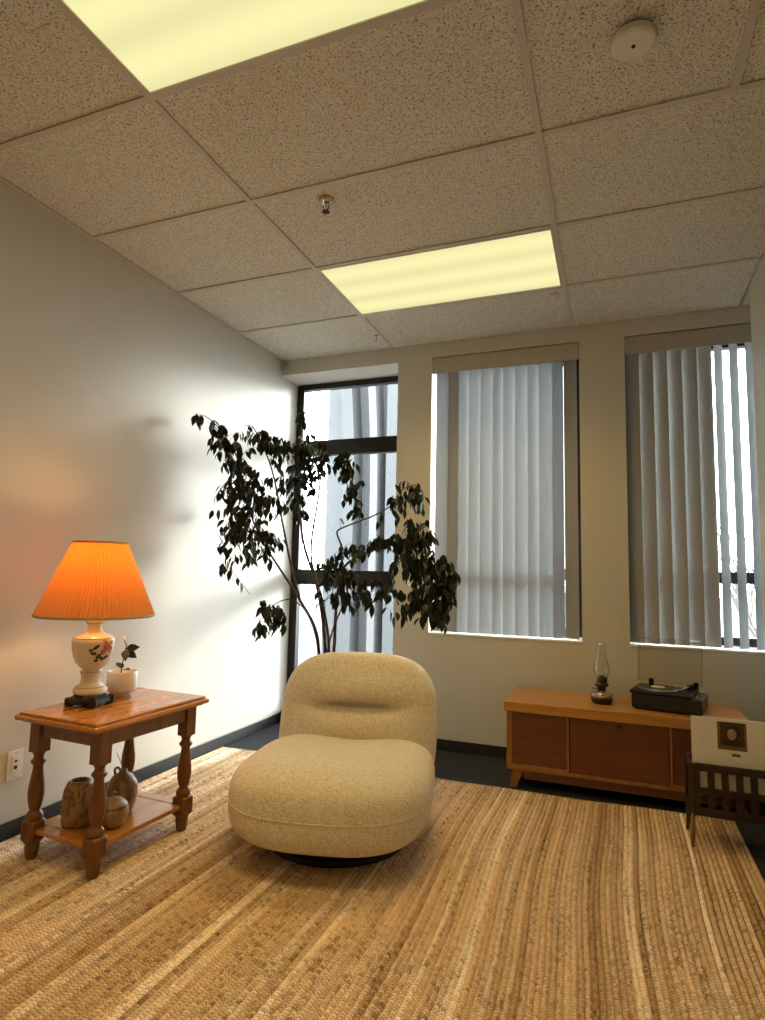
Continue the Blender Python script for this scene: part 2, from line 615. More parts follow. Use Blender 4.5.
window('window_1', XL, XC, 0.085, 2.605, [(1.020, 1.135), (2.025, 2.145)], 0.04, 0.062)
window('window_2', X1a, X1b, ZS + 0.012, 2.615, [(1.105, 1.175)], 0.05)
w3 = window('window_3', X2a, X2b, ZS + 0.012, 2.615, [(1.105, 1.175)], 0.05)

# ------------------------------------------------------------------ ceiling
ceil = struct('ceiling', B(XL - 0.1, 1.3, YB - 0.1, YO, HC + 0.03, HC + 0.08), MAT['backing'])
XA, XB = -1.449, -0.229
T = 0.61
Y1 = 1.464
ys = [Y1 + T * k for k in range(-9, 4)]
rows = [(a, b) for a, b in zip(ys, ys[1:])] + [(ys[-1], YW)]
rows[0] = (YB, rows[0][1])
lights = {(round(Y1 - T, 3)): 1, (round(Y1 + 2 * T, 3)): 2, (round(Y1 - 4 * T, 3)): 3, (round(Y1 - 7 * T, 3)): 4}
bm = bmesh.new()
TW = 0.012
for x in (XA, XB):
    box(bm, x - TW, x + TW, YB, YW, HC, HC + 0.006)
for y in ys[1:]:
    box(bm, XL, XA - TW, y - TW, y + TW, HC, HC + 0.006)
    box(bm, XA + TW, XB - TW, y - TW, y + TW, HC, HC + 0.006)
    box(bm, XB + TW, XR, y - TW, y + TW, HC, HC + 0.006)
box(bm, 0.391 - TW, 0.391 + TW, Y1 + TW, Y1 + T - TW, HC, HC + 0.006)
# wall angle
box(bm, XL, XL + 0.018, YB, YW, HC - 0.001, HC + 0.004)
g = obj('grid_tees', bm, MAT['tee'], ceil)


def tile(x0, x1, y0, y1):
    g = 0.004
    bm = B(x0 + g, x1 - g, y0 + g, y1 - g, HC + 0.007, HC + 0.024, bevel=0.0015, seg=1)
    c = Vector(((x0 + x1) / 2, (y0 + y1) / 2, HC))
    bmesh.ops.translate(bm, verts=bm.verts[:], vec=-c)
    obj('ceiling_tile', bm, MAT['tile'], ceil, loc=c)


light_labels = {1: 'lit prismatic ceiling light cut off by the top edge of the photo',
                2: 'lit prismatic ceiling light nearest the windows, wholly in view',
                3: 'unseen ceiling light added just behind the camera to brighten the floor',
                4: 'unseen ceiling light added farthest behind the camera to brighten the floor'}  # the two behind the camera are added to raise the room's brightness
for (y0, y1) in rows:
    tile(XL, XA, y0, y1)
    if abs(y0 - Y1) < 0.01:
        tile(XB, 0.391, y0, y1)
        tile(0.391, XR, y0, y1)
    else:
        tile(XB, XR, y0, y1)
    k = lights.get(round(y0, 3))
    if not k:
        tile(XA, XB, y0, y1)
        continue
    cx_, cy_ = (XA + XB) / 2, (y0 + y1) / 2
    L = thing('ceiling_light', light_labels[k], 'ceiling light', (cx_, cy_, HC), 0, 'recessed fluorescent ceiling lights')
    hx, hy = (XB - XA) / 2 - TW, T / 2 - TW
    bm = bmesh.new()
    box(bm, -hx, hx, hy - 0.007, hy, -0.001, 0.02)
    box(bm, -hx, hx, -hy, -hy + 0.007, -0.001, 0.02)
    box(bm, -hx, -hx + 0.007, -hy + 0.007, hy - 0.007, -0.001, 0.02)
    box(bm, hx - 0.007, hx, -hy + 0.007, hy - 0.007, -0.001, 0.02)
    obj('frame', bm, MAT['tee'], L)
    la = bpy.data.lights.new('troffer_tubes', 'AREA')
    la.shape = 'RECTANGLE'
    la.size, la.size_y = 2 * hx - 0.03, 2 * hy - 0.03
    la.energy = TROFFER
    la.color = (1.0, 0.68, 0.24)
    la.spread = math.radians(120)
    lo = bpy.data.objects.new('troffer_tubes', la)
    lo.location = (0, 0, 0.001)
    link(lo, L)
    obj('lens', B(-hx + 0.007, hx - 0.007, -hy + 0.007, hy - 0.007, 0.004, 0.010), MAT['lens'], L)

tile(XR, 1.18, 3.604, YW)

# smoke detector, sprinkler, sensor, hook
t = thing('smoke_detector', 'round flat white smoke detector on the ceiling at upper right', 'smoke detector', (0.078, 1.755, HC + 0.007))
obj('base', lathe([(0.0, 0), (0.048, 0), (0.048, -0.022), (0.0, -0.022)], 32), MAT['black'], t, smooth=False)
obj('cover', lathe([(0.0, -0.012), (0.058, -0.012), (0.061, -0.018), (0.060, -0.034), (0.052, -0.040), (0.0, -0.040)], 48), MAT['white_plastic'], t)
obj('test_button', lathe([(0.0, -0.040), (0.006, -0.040), (0.006, -0.042), (0, -0.042)], 12), MAT['black'], t)
t = thing('fire_sprinkler', 'small chrome fire sprinkler hanging from a ceiling tile', 'sprinkler', (-1.130, 2.170, HC + 0.007))
obj('escutcheon', lathe([(0, 0), (0.034, 0), (0.030, -0.012), (0.016, -0.022), (0, -0.022)], 24), MAT['chrome'], t, smooth=True)
bm = tube([(0.010, 0, -0.02), (0.013, 0, -0.035), (0.006, 0, -0.052), (0, 0, -0.056)], 0.0026, 6)
tube([(-0.010, 0, -0.02), (-0.013, 0, -0.035), (-0.006, 0, -0.052), (0, 0, -0.056)], 0.0026, 6, bm)
obj('frame_arms', bm, MAT['bronze'], t)
obj('bulb', lathe([(0, -0.022), (0.004, -0.024), (0.004, -0.050), (0, -0.054)], 10), MAT['chrome'], t)
bm = bmesh.new()
for k in range(10):
    a = 2 * PI * k / 10
    tt = B(0.003, 0.017, -0.0035, 0.0035, -0.0585, -0.057)
    merge(bm, tt, Matrix.Rotation(a, 4, 'Z'))
obj('deflector', bm, MAT['bronze'], t)
t = thing('occupancy_sensor', 'tiny white sensor on the ceiling by the light nearest the windows', 'sensor', (-0.292, 3.378, HC + 0.007))
obj('housing', B(-0.022, 0.022, -0.016, 0.016, -0.024, 0, bevel=0.005), MAT['white_plastic'], t)
obj('eye', lathe([(0, -0.030), (0.006, -0.028), (0.008, -0.023), (0, -0.023)], 12), MAT['outlet'], t)
t = thing('ceiling_hook', 'tiny dark metal hook clipped to the ceiling grid near the window wall', 'hook', (-1.462, 3.60, HC))
obj('clip', B(-0.016, 0.016, -0.003, 0.003, -0.004, 0, bevel=0.001), MAT['bronze'], t)
obj('shank', tube(smooth_path([(0, 0, -0.003), (0.001, 0, -0.02), (0.002, 0, -0.035), (-0.004, 0, -0.045), (-0.009, 0, -0.038)], 3), 0.0022, 6), MAT['bronze'], t)

# ------------------------------------------------------------------ outlet
t = thing('wall_outlet', 'ivory wall plate with socket and phone jack low on the left wall', 'outlet', (XL, 1.887, 0.293))
obj('plate', B(0, 0.006, -0.036, 0.036, -0.058, 0.058, bevel=0.0025), MAT['outlet'], t)
obj('insert', B(0.005, 0.009, -0.018, 0.018, -0.034, 0.034, bevel=0.0015), MAT['outlet'], t)
obj('jack', B(0.0085, 0.0095, -0.006, 0.006, 0.010, 0.018), MAT['black'], t)
obj('jack', B(0.0085, 0.0095, -0.007, 0.007, -0.018, -0.004), MAT['black'], t)
for z in (-0.048, 0.048):
    obj('screw', lathe([(0, 0.0075), (0.003, 0.007), (0.003, 0.005), (0, 0.005)], 10), MAT['metal'], t, loc=(0, 0, z), rot=(0, PI / 2, 0))

# ------------------------------------------------------------------ vertical blinds
def vane_mesh(w, z0, z1, bow=0.006, n=6):
    bm = bmesh.new()
    cols = []
    for i in range(n + 1):
        s = i / n * 2 - 1
        x = s * w / 2
        y = -bow * (1 - s * s)
        cols.append((bm.verts.new((x, y, z0)), bm.verts.new((x, y, z1))))
    for a, b in zip(cols, cols[1:]):
        bm.faces.new((a[0], b[0], b[1], a[1]))
    me = bpy.data.meshes.new('vane')
    bm.to_mesh(me)
    bm.free()
    me.materials.append(MAT['vane'])
    for p in me.polygons:
        p.use_smooth = True
    return me


VANE = vane_mesh(0.089, 0.0, 1.775)
YV = YW + 0.055


def blind(label, x0, x1, vanes):
    t = thing('vertical_blind', label, 'blind', ((x0 + x1) / 2, YV, 2.52), 0, 'vertical window blinds')
    cx = (x0 + x1) / 2
    bm = bmesh.new()
    box(bm, x0 - cx + 0.003, x1 - cx - 0.003, -0.052, 0.03, 0.012, 0.092, bevel=0.012, seg=3)
    obj('headrail', bm, MAT['rail'], t)
    obj('valance', B(x0 - cx + 0.003, x1 - cx - 0.003, -0.058, -0.0525, -0.022, 0.088, bevel=0.002), MAT['rail'], t)
    for x, ang, blocked in vanes:
        v = obj('vane', VANE, None, t, loc=(x - cx, 0, -1.775), rot=(0, 0, math.radians(ang)))
        if blocked:
            obj('daylight_block', VANE, None, v, loc=(0, 0.004, 0))  # added second layer that holds back daylight so these vanes look dark
        obj('hanger', B(-0.006, 0.006, -0.0015, 0.0015, 1.772, 1.790), MAT['white_plastic'], v)
    return t


v1 = []
for k in range(12):
    x = X1a + 0.066 + k * 0.0765
    a = 24 + random.uniform(-4, 4) + (20 if k in (5, 8, 10) else 0)
    v1.append((x, -22 if k in (1, 11) else a, k in (1, 11)))
blind('vertical blind of closed pale vanes in the window nearer the plant', X1a, X1b, v1)
v2 = []
for k in range(6):
    v2.append((X2a + 0.040 + k * 0.0795, -24 + random.uniform(-4, 4), True))
for k in range(5):
    v2.append((X2a + 0.040 + (6 + k) * 0.0795, 50 + random.uniform(-3, 3), False))
blind('vertical blind half open at the right-hand window above the record player', X2a, X2b, v2)

# ------------------------------------------------------------------ rug
RUGX0, RUGX1, RUGY0, RUGY1 = XL + 0.030, 0.510, -0.35, 3.315
rug = thing('jute_rug', 'large braided tan jute rug striped lengthwise across the floor', 'rug', (0, 0, 0))
RW = 0.0190
NR = int((RUGX1 - RUGX0) / RW)


def wav(x, y):
    return 0.020 * math.sin(y * 1.7 + x * 0.9) + 0.008 * math.sin(y * 4.3 + x * 2.3 + 1.0)


rng = random.Random(11)
pal = [(0.63, 0.48, 0.28), (0.54, 0.39, 0.21), (0.74, 0.60, 0.39), (0.40, 0.27, 0.13), (0.84, 0.71, 0.50), (0.58, 0.43, 0.24)]
pal2 = [0, 0, 1, 5, 2, 5, 3, 0, 4, 1]
tone_v = 0.0
NS = 44
for i in range(NR):
    xc = RUGX0 + (i + 0.5) * RW
    verts, faces, uvs = [], [], []
    yend = RUGY1 + 0.012 * math.sin(xc * 3.1) + 0.006 * math.sin(xc * 9)
    prof = [(-0.5, 0.002), (-0.30, 0.0105), (0.0, 0.0135), (0.30, 0.0105), (0.5, 0.002)]
    for k in range(NS + 1):
        y = RUGY0 + (yend - RUGY0) * k / NS
        edge = min(1.0, (y - RUGY0) / 0.3 + 0.01)
        dx = wav(xc, y) * (0.25 if i < 3 or i > NR - 4 else 1.0) * min(1, i / 12.0, (NR - 1 - i) / 12.0)
        for u, z in prof:
            verts.append((xc + u * RW * 1.02 + dx, y, z))
            uvs.append((u + 0.5, y))
    for k in range(NS):
        for j in range(4):
            a = k * 5 + j
            faces.append((a, a + 1, a + 6, a + 5))
    me = bpy.data.meshes.new('braid')
    me.from_pydata(verts, [], faces)
    ul = me.uv_layers.new(name='UVMap')
    for lp in me.loops:
        ul.data[lp.index].uv = uvs[lp.vertex_index]
    o = obj('braid', me, MAT['jute'], rug, smooth=True)
    if i % 2 == 0 or rng.random() < 0.45:
        ci = pal2[rng.randrange(len(pal2))]
    f = rng.uniform(0.88, 1.12)
    o.color = (pal[ci][0] * f * 1.08, pal[ci][1] * f * 1.08, pal[ci][2] * f * 1.26, 1)
pts = []
for k in range(61):
    x = RUGX0 + (RUGX1 - RUGX0) * k / 60
    pts.append((x, RUGY1 + 0.012 * math.sin(x * 3.1) + 0.006 * math.sin(x * 9) + 0.003, 0.0066))
obj('edge_binding', tube(pts, 0.0065, 6), MAT['jute_edge'], rug, smooth=True)
RZ = 0.0138

# ------------------------------------------------------------------ lounge chair
def spow(v, e):
    return math.copysign(abs(v) ** e, v)


def superell(a, b, c, e1, e2, nu=72, nv=40):
    """superellipsoid as (verts grid) bmesh, poles up and down"""
    bm = bmesh.new()
    rings = []
    for j in range(nv + 1):
        ph = -PI / 2 + PI * j / nv
        if j in (0, nv):
            rings.append([bm.verts.new((0, 0, c * (1 if j else -1)))])
            continue
        cz, sz = spow(math.cos(ph), e1), spow(math.sin(ph), e1)
        rings.append([bm.verts.new((a * cz * spow(math.cos(2 * PI * i / nu), e2), b * cz * spow(math.sin(2 * PI * i / nu), e2), c * sz)) for i in range(nu)])
    for p, q in zip(rings, rings[1:]):
        for i in range(nu):
            k = (i + 1) % nu
            if len(p) == 1:
                bm.faces.new((p[0], q[k], q[i]))
            elif len(q) == 1:
                bm.faces.new((p[i], p[k], q[0]))
            else:
                bm.faces.new((p[i], p[k], q[k], q[i]))
    return bm


CH = thing('lounge_chair', 'plump cream boucle armless swivel lounge chair on the rug', 'chair', (-1.118, 2.448, RZ), math.radians(13.5))
# local frame: front is -Y
bm = superell(0.408, 0.470, 0.178, 0.62, 0.62)
for v in bm.verts:
    x, y, z = v.co
    t_ = (y + 0.475) / 0.95
    if z > 0:
        z *= 1.0 - 0.36 * t_                      # top slopes to the back
        z -= 0.030 * math.exp(-((x / 0.20) ** 2)) * max(0, t_ - 0.25) * 1.6
    else:
        z *= 0.92
    y -= 0.03 * (1 - (x / 0.408) ** 2) * (1 - t_)
    v.co = (x, y, z + 0.222)
obj('seat', bm, MAT['boucle'], CH, smooth=True)
bm = superell(0.392, 0.135, 0.335, 0.60, 0.75, 96, 80)
for v in bm.verts:
    x, y, z = v.co
    zz = z + 0.335                                   # 0..0.67
    if y < 0:                                        # pinched crease on the front
        k = math.exp(-((x / 0.20) ** 4)) * math.exp(-(((zz - 0.432) / 0.022) ** 2))
        y += 0.075 * k
        y -= 0.028 * math.exp(-(x / 0.26) ** 2) * math.exp(-(((zz - 0.34) / 0.06) ** 2))
        y -= 0.018 * math.exp(-(x / 0.28) ** 2) * math.exp(-(((zz - 0.52) / 0.06) ** 2))
    wid = 1.0 + 0.035 * (1 - zz / 0.67)
    v.co = (x * wid, y + 0.415 + (zz - 0.1) * 0.20, zz + 0.02)
obj('backrest', bm, MAT['boucle'], CH, smooth=True)
# piped seam round the seat front
pts = []
for k in range(-30, 31):
    a = -PI / 2 + k / 30 * 1.35
    zf = 0.232
    cz = 1.0
    ph = math.asin(min(1, abs((zf - 0.222) / 0.178) ** (1 / 0.62)))
    cz = math.cos(ph) ** 0.62
    x = 0.408 * cz * spow(math.cos(a), 0.62)
    y = 0.470 * cz * spow(math.sin(a), 0.62)
    t_ = (y + 0.475) / 0.95
    y -= 0.03 * (1 - (x / 0.408) ** 2) * (1 - t_)
    pts.append((x, y, zf))
obj('seam', tube(pts, 0.0032, 6), MAT['boucle'], CH, smooth=True)
obj('swivel_base', lathe([(0, 0), (0.30, 0), (0.305, 0.008), (0.30, 0.02), (0.22, 0.03), (0.20, 0.075), (0, 0.075)], 48), MAT['black'], CH, loc=(0, 0.0, 0))

# ------------------------------------------------------------------ side table
TH = 0.563
TB = thing('side_table', 'honey maple side table with turned legs and lower shelf', 'table', (-1.916, 1.996, RZ), math.radians(-3))
z0 = -RZ
def zt(z):
    return z - RZ
bm = bmesh.new()
box(bm, -0.204, 0.204, -0.290, 0.290, zt(TH - 0.012), zt(TH), bevel=0.004)
box(bm, -0.217, 0.217, -0.302, 0.302, zt(TH - 0.030), zt(TH - 0.011), bevel=0.007, seg=3)
box(bm, -0.197, 0.197, -0.282, 0.282, zt(TH - 0.038), zt(TH - 0.029), bevel=0.003)
obj('tabletop', bm, MAT['maple'], TB)
LX, LY = 0.163, 0.224
S = 0.027
def leg_mesh():
    bm = bmesh.new()
    # foot, lower block, vase turning, upper block
    lathe([(0, 0), (0.019, 0), (0.022, 0.006), (0.027, 0.045), (0.024, 0.052), (0.030, 0.060), (0.030, 0.066)], 20, bm)
    t2 = B(-0.033, 0.033, -0.033, 0.033, 0.062, 0.142, bevel=0.012, seg=2)
    merge(bm, t2)
    lathe([(0.026, 0.138), (0.030, 0.148), (0.031, 0.158), (0.025, 0.168), (0.018, 0.176), (0.021, 0.184), (0.028, 0.215), (0.030, 0.240),
           (0.028, 0.268), (0.021, 0.310), (0.018, 0.335), (0.020, 0.345), (0.027, 0.352), (0.028, 0.360), (0.020, 0.368), (0.018, 0.378), (0.024, 0.390), (0.027, 0.398)], 20, bm)
    t2 = B(-S, S, -S, S, 0.392, zt(TH - 0.034), bevel=0.002, seg=1)
    merge(bm, t2)
    me = bpy.data.meshes.new('leg')
    bmesh.ops.recalc_face_normals(bm, faces=bm.faces[:])
    bm.to_mesh(me)
    bm.free()
    me.materials.append(MAT['maple_shaded'])
    for p in me.polygons:
        p.use_smooth = p.area < 0.0012
    return me
LEG = leg_mesh()
for sx in (-1, 1):
    for sy in (-1, 1):
        obj('leg', LEG, None, TB, loc=(sx * LX, sy * LY, 0))
za, zb = zt(TH - 0.095), zt(TH - 0.036)
obj('apron', B(-LX + S, LX - S, -LY - 0.017, -LY + 0.003, za, zb), MAT['maple_shaded'], TB)
obj('apron', B(-LX + S, LX - S, LY - 0.003, LY + 0.017, za, zb), MAT['maple_shaded'], TB)
obj('apron', B(LX - 0.003, LX + 0.017, -LY + S, LY - S, za, zb), MAT['maple_shaded'], TB)
obj('apron', B(-LX - 0.017, -LX + 0.003, -LY + S, LY - S, za, zb), MAT['maple_shaded'], TB)
bm = bmesh.new()
box(bm, -LX - 0.018, LX + 0.018, -LY + 0.034, LY - 0.034, 0.096, 0.113, bevel=0.003)
box(bm, -LX + 0.034, LX - 0.034, -LY - 0.018, -LY + 0.033, 0.096, 0.113, bevel=0.003)
box(bm, -LX + 0.034, LX - 0.034, LY - 0.033, LY + 0.018, 0.096, 0.113, bevel=0.003)
obj('shelf', bm, MAT['maple'], TB)
SHZ = 0.113 + RZ

# pottery on the shelf
V1 = thing('pottery_vase', 'barrel-shaped mottled olive pottery vase on the table shelf', 'vase', (-1.965, 1.868, SHZ))
obj('body', lathe([(0, 0), (0.052, 0), (0.056, 0.01), (0.060, 0.05), (0.060, 0.09), (0.055, 0.13), (0.044, 0.158), (0.036, 0.164), (0.032, 0.164), (0.032, 0.155), (0.046, 0.12), (0.050, 0.02), (0, 0.02)], 32), MAT['pot_a'], V1, smooth=True)
V2 = thing('pottery_bottle', 'round brown pottery bottle holding thin twigs on the table shelf', 'vase', (-1.905, 2.030, SHZ))
bo = obj('body', lathe([(0, 0), (0.040, 0), (0.052, 0.025), (0.061, 0.065), (0.058, 0.110), (0.040, 0.140), (0.020, 0.152), (0.014, 0.160), (0.017, 0.166), (0.010, 0.166), (0.010, 0.150), (0, 0.150)], 32), MAT['pot_b'], V2, smooth=True)
obj('handle', tube(smooth_path([(-0.040, 0.0, 0.138), (-0.045, 0, 0.158), (-0.030, 0, 0.168), (-0.016, 0, 0.160)], 4), 0.005, 8), MAT['pot_b'], V2, smooth=True)
obj('twig', tube(smooth_path([(0, 0, 0.15), (0.004, 0.002, 0.20), (0.001, 0.01, 0.25), (0.010, 0.012, 0.285)], 4), 0.0013, 5), MAT['twig'], V2)
obj('twig', tube(smooth_path([(0, 0, 0.15), (-0.012, 0.0, 0.18), (-0.030, 0.003, 0.205), (-0.042, 0.002, 0.225)], 4), 0.0013, 5), MAT['twig'], V2)
V3 = thing('lidded_pot', 'small round tan pot with knobbed lid on the table shelf', 'pot', (-1.828, 1.905, SHZ))
obj('body', lathe([(0, 0), (0.036, 0), (0.052, 0.02), (0.060, 0.05), (0.056, 0.070), (0.050, 0.075), (0, 0.075)], 32), MAT['pot_c'], V3, smooth=True)
ld = obj('lid', lathe([(0.055, 0.074), (0.052, 0.082), (0.034, 0.100), (0.012, 0.107), (0, 0.108)], 32), MAT['pot_c'], V3, smooth=True)
obj('knob', tube(smooth_path([(-0.004, 0, 0.105), (-0.006, 0, 0.118), (0.004, 0, 0.126), (0.012, 0, 0.122)], 4), [0.006] * 8 + [0.005] * 5, 8), MAT['pot_b'], ld, smooth=True)

# ------------------------------------------------------------------ table lamp
LZ = TH
LP = thing('table_lamp', 'lit table lamp with floral porcelain urn and pleated orange shade', 'lamp', (-2.005, 1.925, LZ))
LP.scale = (0.98, 0.98, 0.98)
bm = bmesh.new()
lathe([(0, 0.012), (0.078, 0.012), (0.084, 0.018), (0.080, 0.030), (0.066, 0.040), (0.062, 0.046), (0, 0.046)], 8, bm, phase=PI / 8)
for k in range(4):
    a = PI / 4 + k * PI / 2 + 0.15
    tt = B(0.056, 0.094, -0.017, 0.017, 0.0, 0.036, bevel=0.009, seg=2)
    merge(bm, tt, Matrix.Rotation(a, 4, 'Z'))
obj('foot', bm, MAT['satin_black'], LP)
urn = [(r_, 0.046 + (z_ - 0.046) * 1.12) for r_, z_ in [(0, 0.046), (0.060, 0.046), (0.066, 0.052), (0.066, 0.062), (0.058, 0.072), (0.044, 0.082), (0.039, 0.090), (0.038, 0.112), (0.044, 0.120), (0.044, 0.127), (0.035, 0.133),
       (0.046, 0.142), (0.062, 0.158), (0.075, 0.182), (0.081, 0.208), (0.084, 0.232), (0.083, 0.243), (0.072, 0.254), (0.048, 0.263), (0.034, 0.270), (0.028, 0.280), (0.028, 0.300), (0.036, 0.308), (0.036, 0.316), (0.024, 0.324), (0.014, 0.330), (0, 0.330)]]
u_ = obj('urn', lathe(urn, 48), MAT['porcelain'], LP, smooth=True)
for zr, rr in ((0.075, 0.0585), (0.1356, 0.0436), (0.2745, 0.0772), (0.335, 0.0335)):
    pts = [(rr * math.cos(2 * PI * k / 40), rr * math.sin(2 * PI * k / 40), zr) for k in range(41)]
    obj('gilt_line', tube(pts, 0.0016, 5), MAT['gold'], u_, smooth=True)


def urn_r(z):
    for (ra, za_), (rb, zb_) in zip(urn, urn[1:]):
        if za_ <= z <= zb_ and zb_ > za_:
            return ra + (rb - ra) * (z - za_) / (zb_ - za_)
    return 0.06


def decal(name, blobs, mat):
    bm = bmesh.new()
    for (da, z, ra, rz_, tilt) in blobs:
        ring = []
        ra, rz_ = ra * 1.3, rz_ * 1.3
        z = 0.208 + (z - 0.212) * 1.3
        da = A0 + (da - A0) * 1.3
        for k in range(12):
            q = 2 * PI * k / 12
            ex, ez = ra * math.cos(q), rz_ * math.sin(q)
            x_, z_ = ex * math.cos(tilt) - ez * math.sin(tilt), ex * math.sin(tilt) + ez * math.cos(tilt)
            zz = 0.046 + (z + z_ - 0.046) * 1.12
            r_ = urn_r(zz) + 0.0012
            an = da + x_ / r_
            ring.append(bm.verts.new((r_ * math.cos(an), r_ * math.sin(an), zz)))
        cc = bm.verts.new((sum((v.co.x for v in ring)) / 12 * 1.01, sum((v.co.y for v in ring)) / 12 * 1.01, sum(v.co.z for v in ring) / 12))
        for k in range(12):
            bm.faces.new((ring[k], ring[(k + 1) % 12], cc))
    return obj(name, bm, mat, u_)


A0 = math.radians(-14)      # the flowers look towards the camera's right
decal('painted_rose', [(A0 + 0.10, 0.222, 0.013, 0.012, 0), (A0 + 0.28, 0.214, 0.010, 0.010, 0), (A0 - 0.02, 0.208, 0.010, 0.008, 0.4), (A0 + 0.30, 0.234, 0.009, 0.006, 0.3), (A0 + 0.02, 0.237, 0.008, 0.005, -0.4)], MAT['rose'])
decal('painted_leaves', [(A0 - 0.30, 0.222, 0.011, 0.005, 0.6), (A0 - 0.38, 0.205, 0.010, 0.005, -0.2), (A0 - 0.20, 0.196, 0.010, 0.006, 0.8), (A0 - 0.05, 0.190, 0.010, 0.005, -0.5), (A0 + 0.14, 0.193, 0.009, 0.005, 0.3), (A0 - 0.48, 0.214, 0.007, 0.004, 0.2), (A0 - 0.26, 0.184, 0.007, 0.004, 0.0)], MAT['decal_leaf'])
obj('stem', lathe([(0.006, 0.355), (0.006, 0.42), (0.016, 0.425), (0.016, 0.455), (0, 0.455)], 16), MAT['brass'], LP)
# bulb
me_b = lathe([(0, 0.455), (0.012, 0.456), (0.016, 0.475), (0.029, 0.505), (0.030, 0.520), (0.020, 0.542), (0, 0.550)], 20)
mb = NT('bulb_glow')
mb.n.remove(mb.bsdf)
em = mb.node('ShaderNodeEmission')
em.inputs[0].default_value = (1.0, 0.62, 0.26, 1)
em.inputs[1].default_value = 30.0
mb.ln(em.outputs[0], mb.out.inputs[0])
obj('bulb', me_b, mb.m, LP, smooth=True)
# pleated shade
SB, ST, Z0_, Z1_ = 0.230, 0.105, 0.368, 0.672
bm = bmesh.new()
NPL = 84
prev = None
first = None
for k in range(NPL * 2):
    a = 2 * PI * k / (NPL * 2)
    d = 0.0050 if k % 2 else -0.0050
    col = []
    for j in range(5):
        s = j / 4
        r_ = SB + (ST - SB) * s + d * (1 - 0.45 * s)
        col.append(bm.verts.new((r_ * math.cos(a), r_ * math.sin(a), Z0_ + (Z1_ - Z0_) * s)))
    if prev:
        for j in range(4):
            bm.faces.new((prev[j], col[j], col[j + 1], prev[j + 1]))
    else:
        first = col
    prev = col
for j in range(4):
    bm.faces.new((prev[j], first[j], first[j + 1], prev[j + 1]))
sh_ = obj('lamp_shade', bm, MAT['shade'], LP)
for rr, zz in ((SB, Z0_), (ST, Z1_)):
    pts = [((rr) * math.cos(2 * PI * k / 64), (rr) * math.sin(2 * PI * k / 64), zz) for k in range(65)]
    obj('shade_rim', tube(pts, 0.0055, 6), MAT['shade_trim'], sh_, smooth=True)
bm = bmesh.new()
for k in range(3):
    a = 2 * PI * k / 3
    tube([(0.010 * math.cos(a), 0.010 * math.sin(a), 0.640), (ST * math.cos(a), ST * math.sin(a), Z1_ - 0.004)], 0.0018, 5, bm)
tube([(0.014, 0, 0.44), (0.045, 0, 0.50), (0.040, 0, 0.58), (0, 0, 0.640)], 0.0018, 5, bm)
tube([(-0.014, 0, 0.44), (-0.045, 0, 0.50), (-0.040, 0, 0.58), (0, 0, 0.640)], 0.0018, 5, bm)
obj('harp', bm, MAT['brass'], LP)
ld_ = bpy.data.lights.new('bulb_light', 'POINT')
ld_.energy = BULB
ld_.color = (1.0, 0.58, 0.22)
ld_.shadow_soft_size = 0.035
lo = bpy.data.objects.new('bulb_light', ld_)
lo.location = (0, 0, 0.60)
link(lo, LP)

# little pot with a seedling
PP = thing('potted_seedling', 'cream footed pot with one dark sprig behind the lamp base', 'potted plant', (-2.015, 2.105, TH))
obj('pot', lathe([(0, 0), (0.042, 0), (0.044, 0.014), (0.046, 0.020), (0.060, 0.026), (0.062, 0.034), (0.062, 0.106), (0.060, 0.109), (0.056, 0.106), (0.056, 0.085), (0, 0.085)], 40), MAT['ceramic'], PP, smooth=True)
obj('soil', lathe([(0, 0.093), (0.055, 0.091), (0.055, 0.086), (0, 0.086)], 24), MAT['soil'], PP)
obj('stem', tube(smooth_path([(0.0, -0.01, 0.088), (0.006, -0.012, 0.13), (0.018, -0.014, 0.18), (0.026, -0.014, 0.225)], 4), 0.0022, 6), MAT['leaf_dark'], PP)


def leaf_mesh(L, W, name='leaf', curl=0.25, mat='leaf', fold=0.18):
    """oval pointed leaf along +X, midrib fold, 12+ triangles"""
    prof = [(0.0, 0.0), (0.16, 0.62), (0.42, 1.0), (0.68, 0.72), (0.86, 0.30), (1.0, 0.0)]
    bm = bmesh.new()
    mid, lft, rgt = [], [], []
    for s, w in prof:
        z = -curl * L * s * s
        mid.append(bm.verts.new((s * L, 0, z)))
        if w > 0:
            lft.append(bm.verts.new((s * L, w * W / 2, z + fold * w * W / 2)))
            rgt.append(bm.verts.new((s * L, -w * W / 2, z + fold * w * W / 2)))
        else:
            lft.append(None)
            rgt.append(None)
    for i in range(len(prof) - 1):
        for side in (lft, rgt):
            f = [mid[i], mid[i + 1]]
            if side[i + 1]:
                f.append(side[i + 1])
            if side[i]:
                f.append(side[i])
            bm.faces.new(f if side is rgt else f[::-1])
    me = bpy.data.meshes.new(name)
    bm.to_mesh(me)
    bm.free()
    me.materials.append(MAT[mat])
    for p in me.polygons:
        p.use_smooth = True
    return me


SL = leaf_mesh(0.055, 0.036, 'seedling_leaf', 0.3, 'leaf_dark')
for (p, e) in (((0.024, -0.014, 0.205), (1.3, -0.2, 0.5)), ((0.024, -0.014, 0.195), (1.2, 0.5, 0.7)), ((0.006, -0.012, 0.118), (0.0, -0.7, 2.8)), ((0.008, -0.012, 0.112), (0.2, -0.4, -0.3)), ((0.022, -0.014, 0.200), (0.1, 0.6, -0.8))):
    obj('leaf', SL, None, PP, loc=p, rot=e)
obj('bud', lathe([(0, 0), (0.006, 0.006), (0.007, 0.014), (0, 0.024)], 10), MAT['bud'], PP, loc=(0.010, -0.014, 0.236), smooth=True)
obj('bud_stalk', tube([(0.026, -0.014, 0.22), (0.012, -0.014, 0.238)], 0.0018, 5), MAT['leaf_dark'], PP)

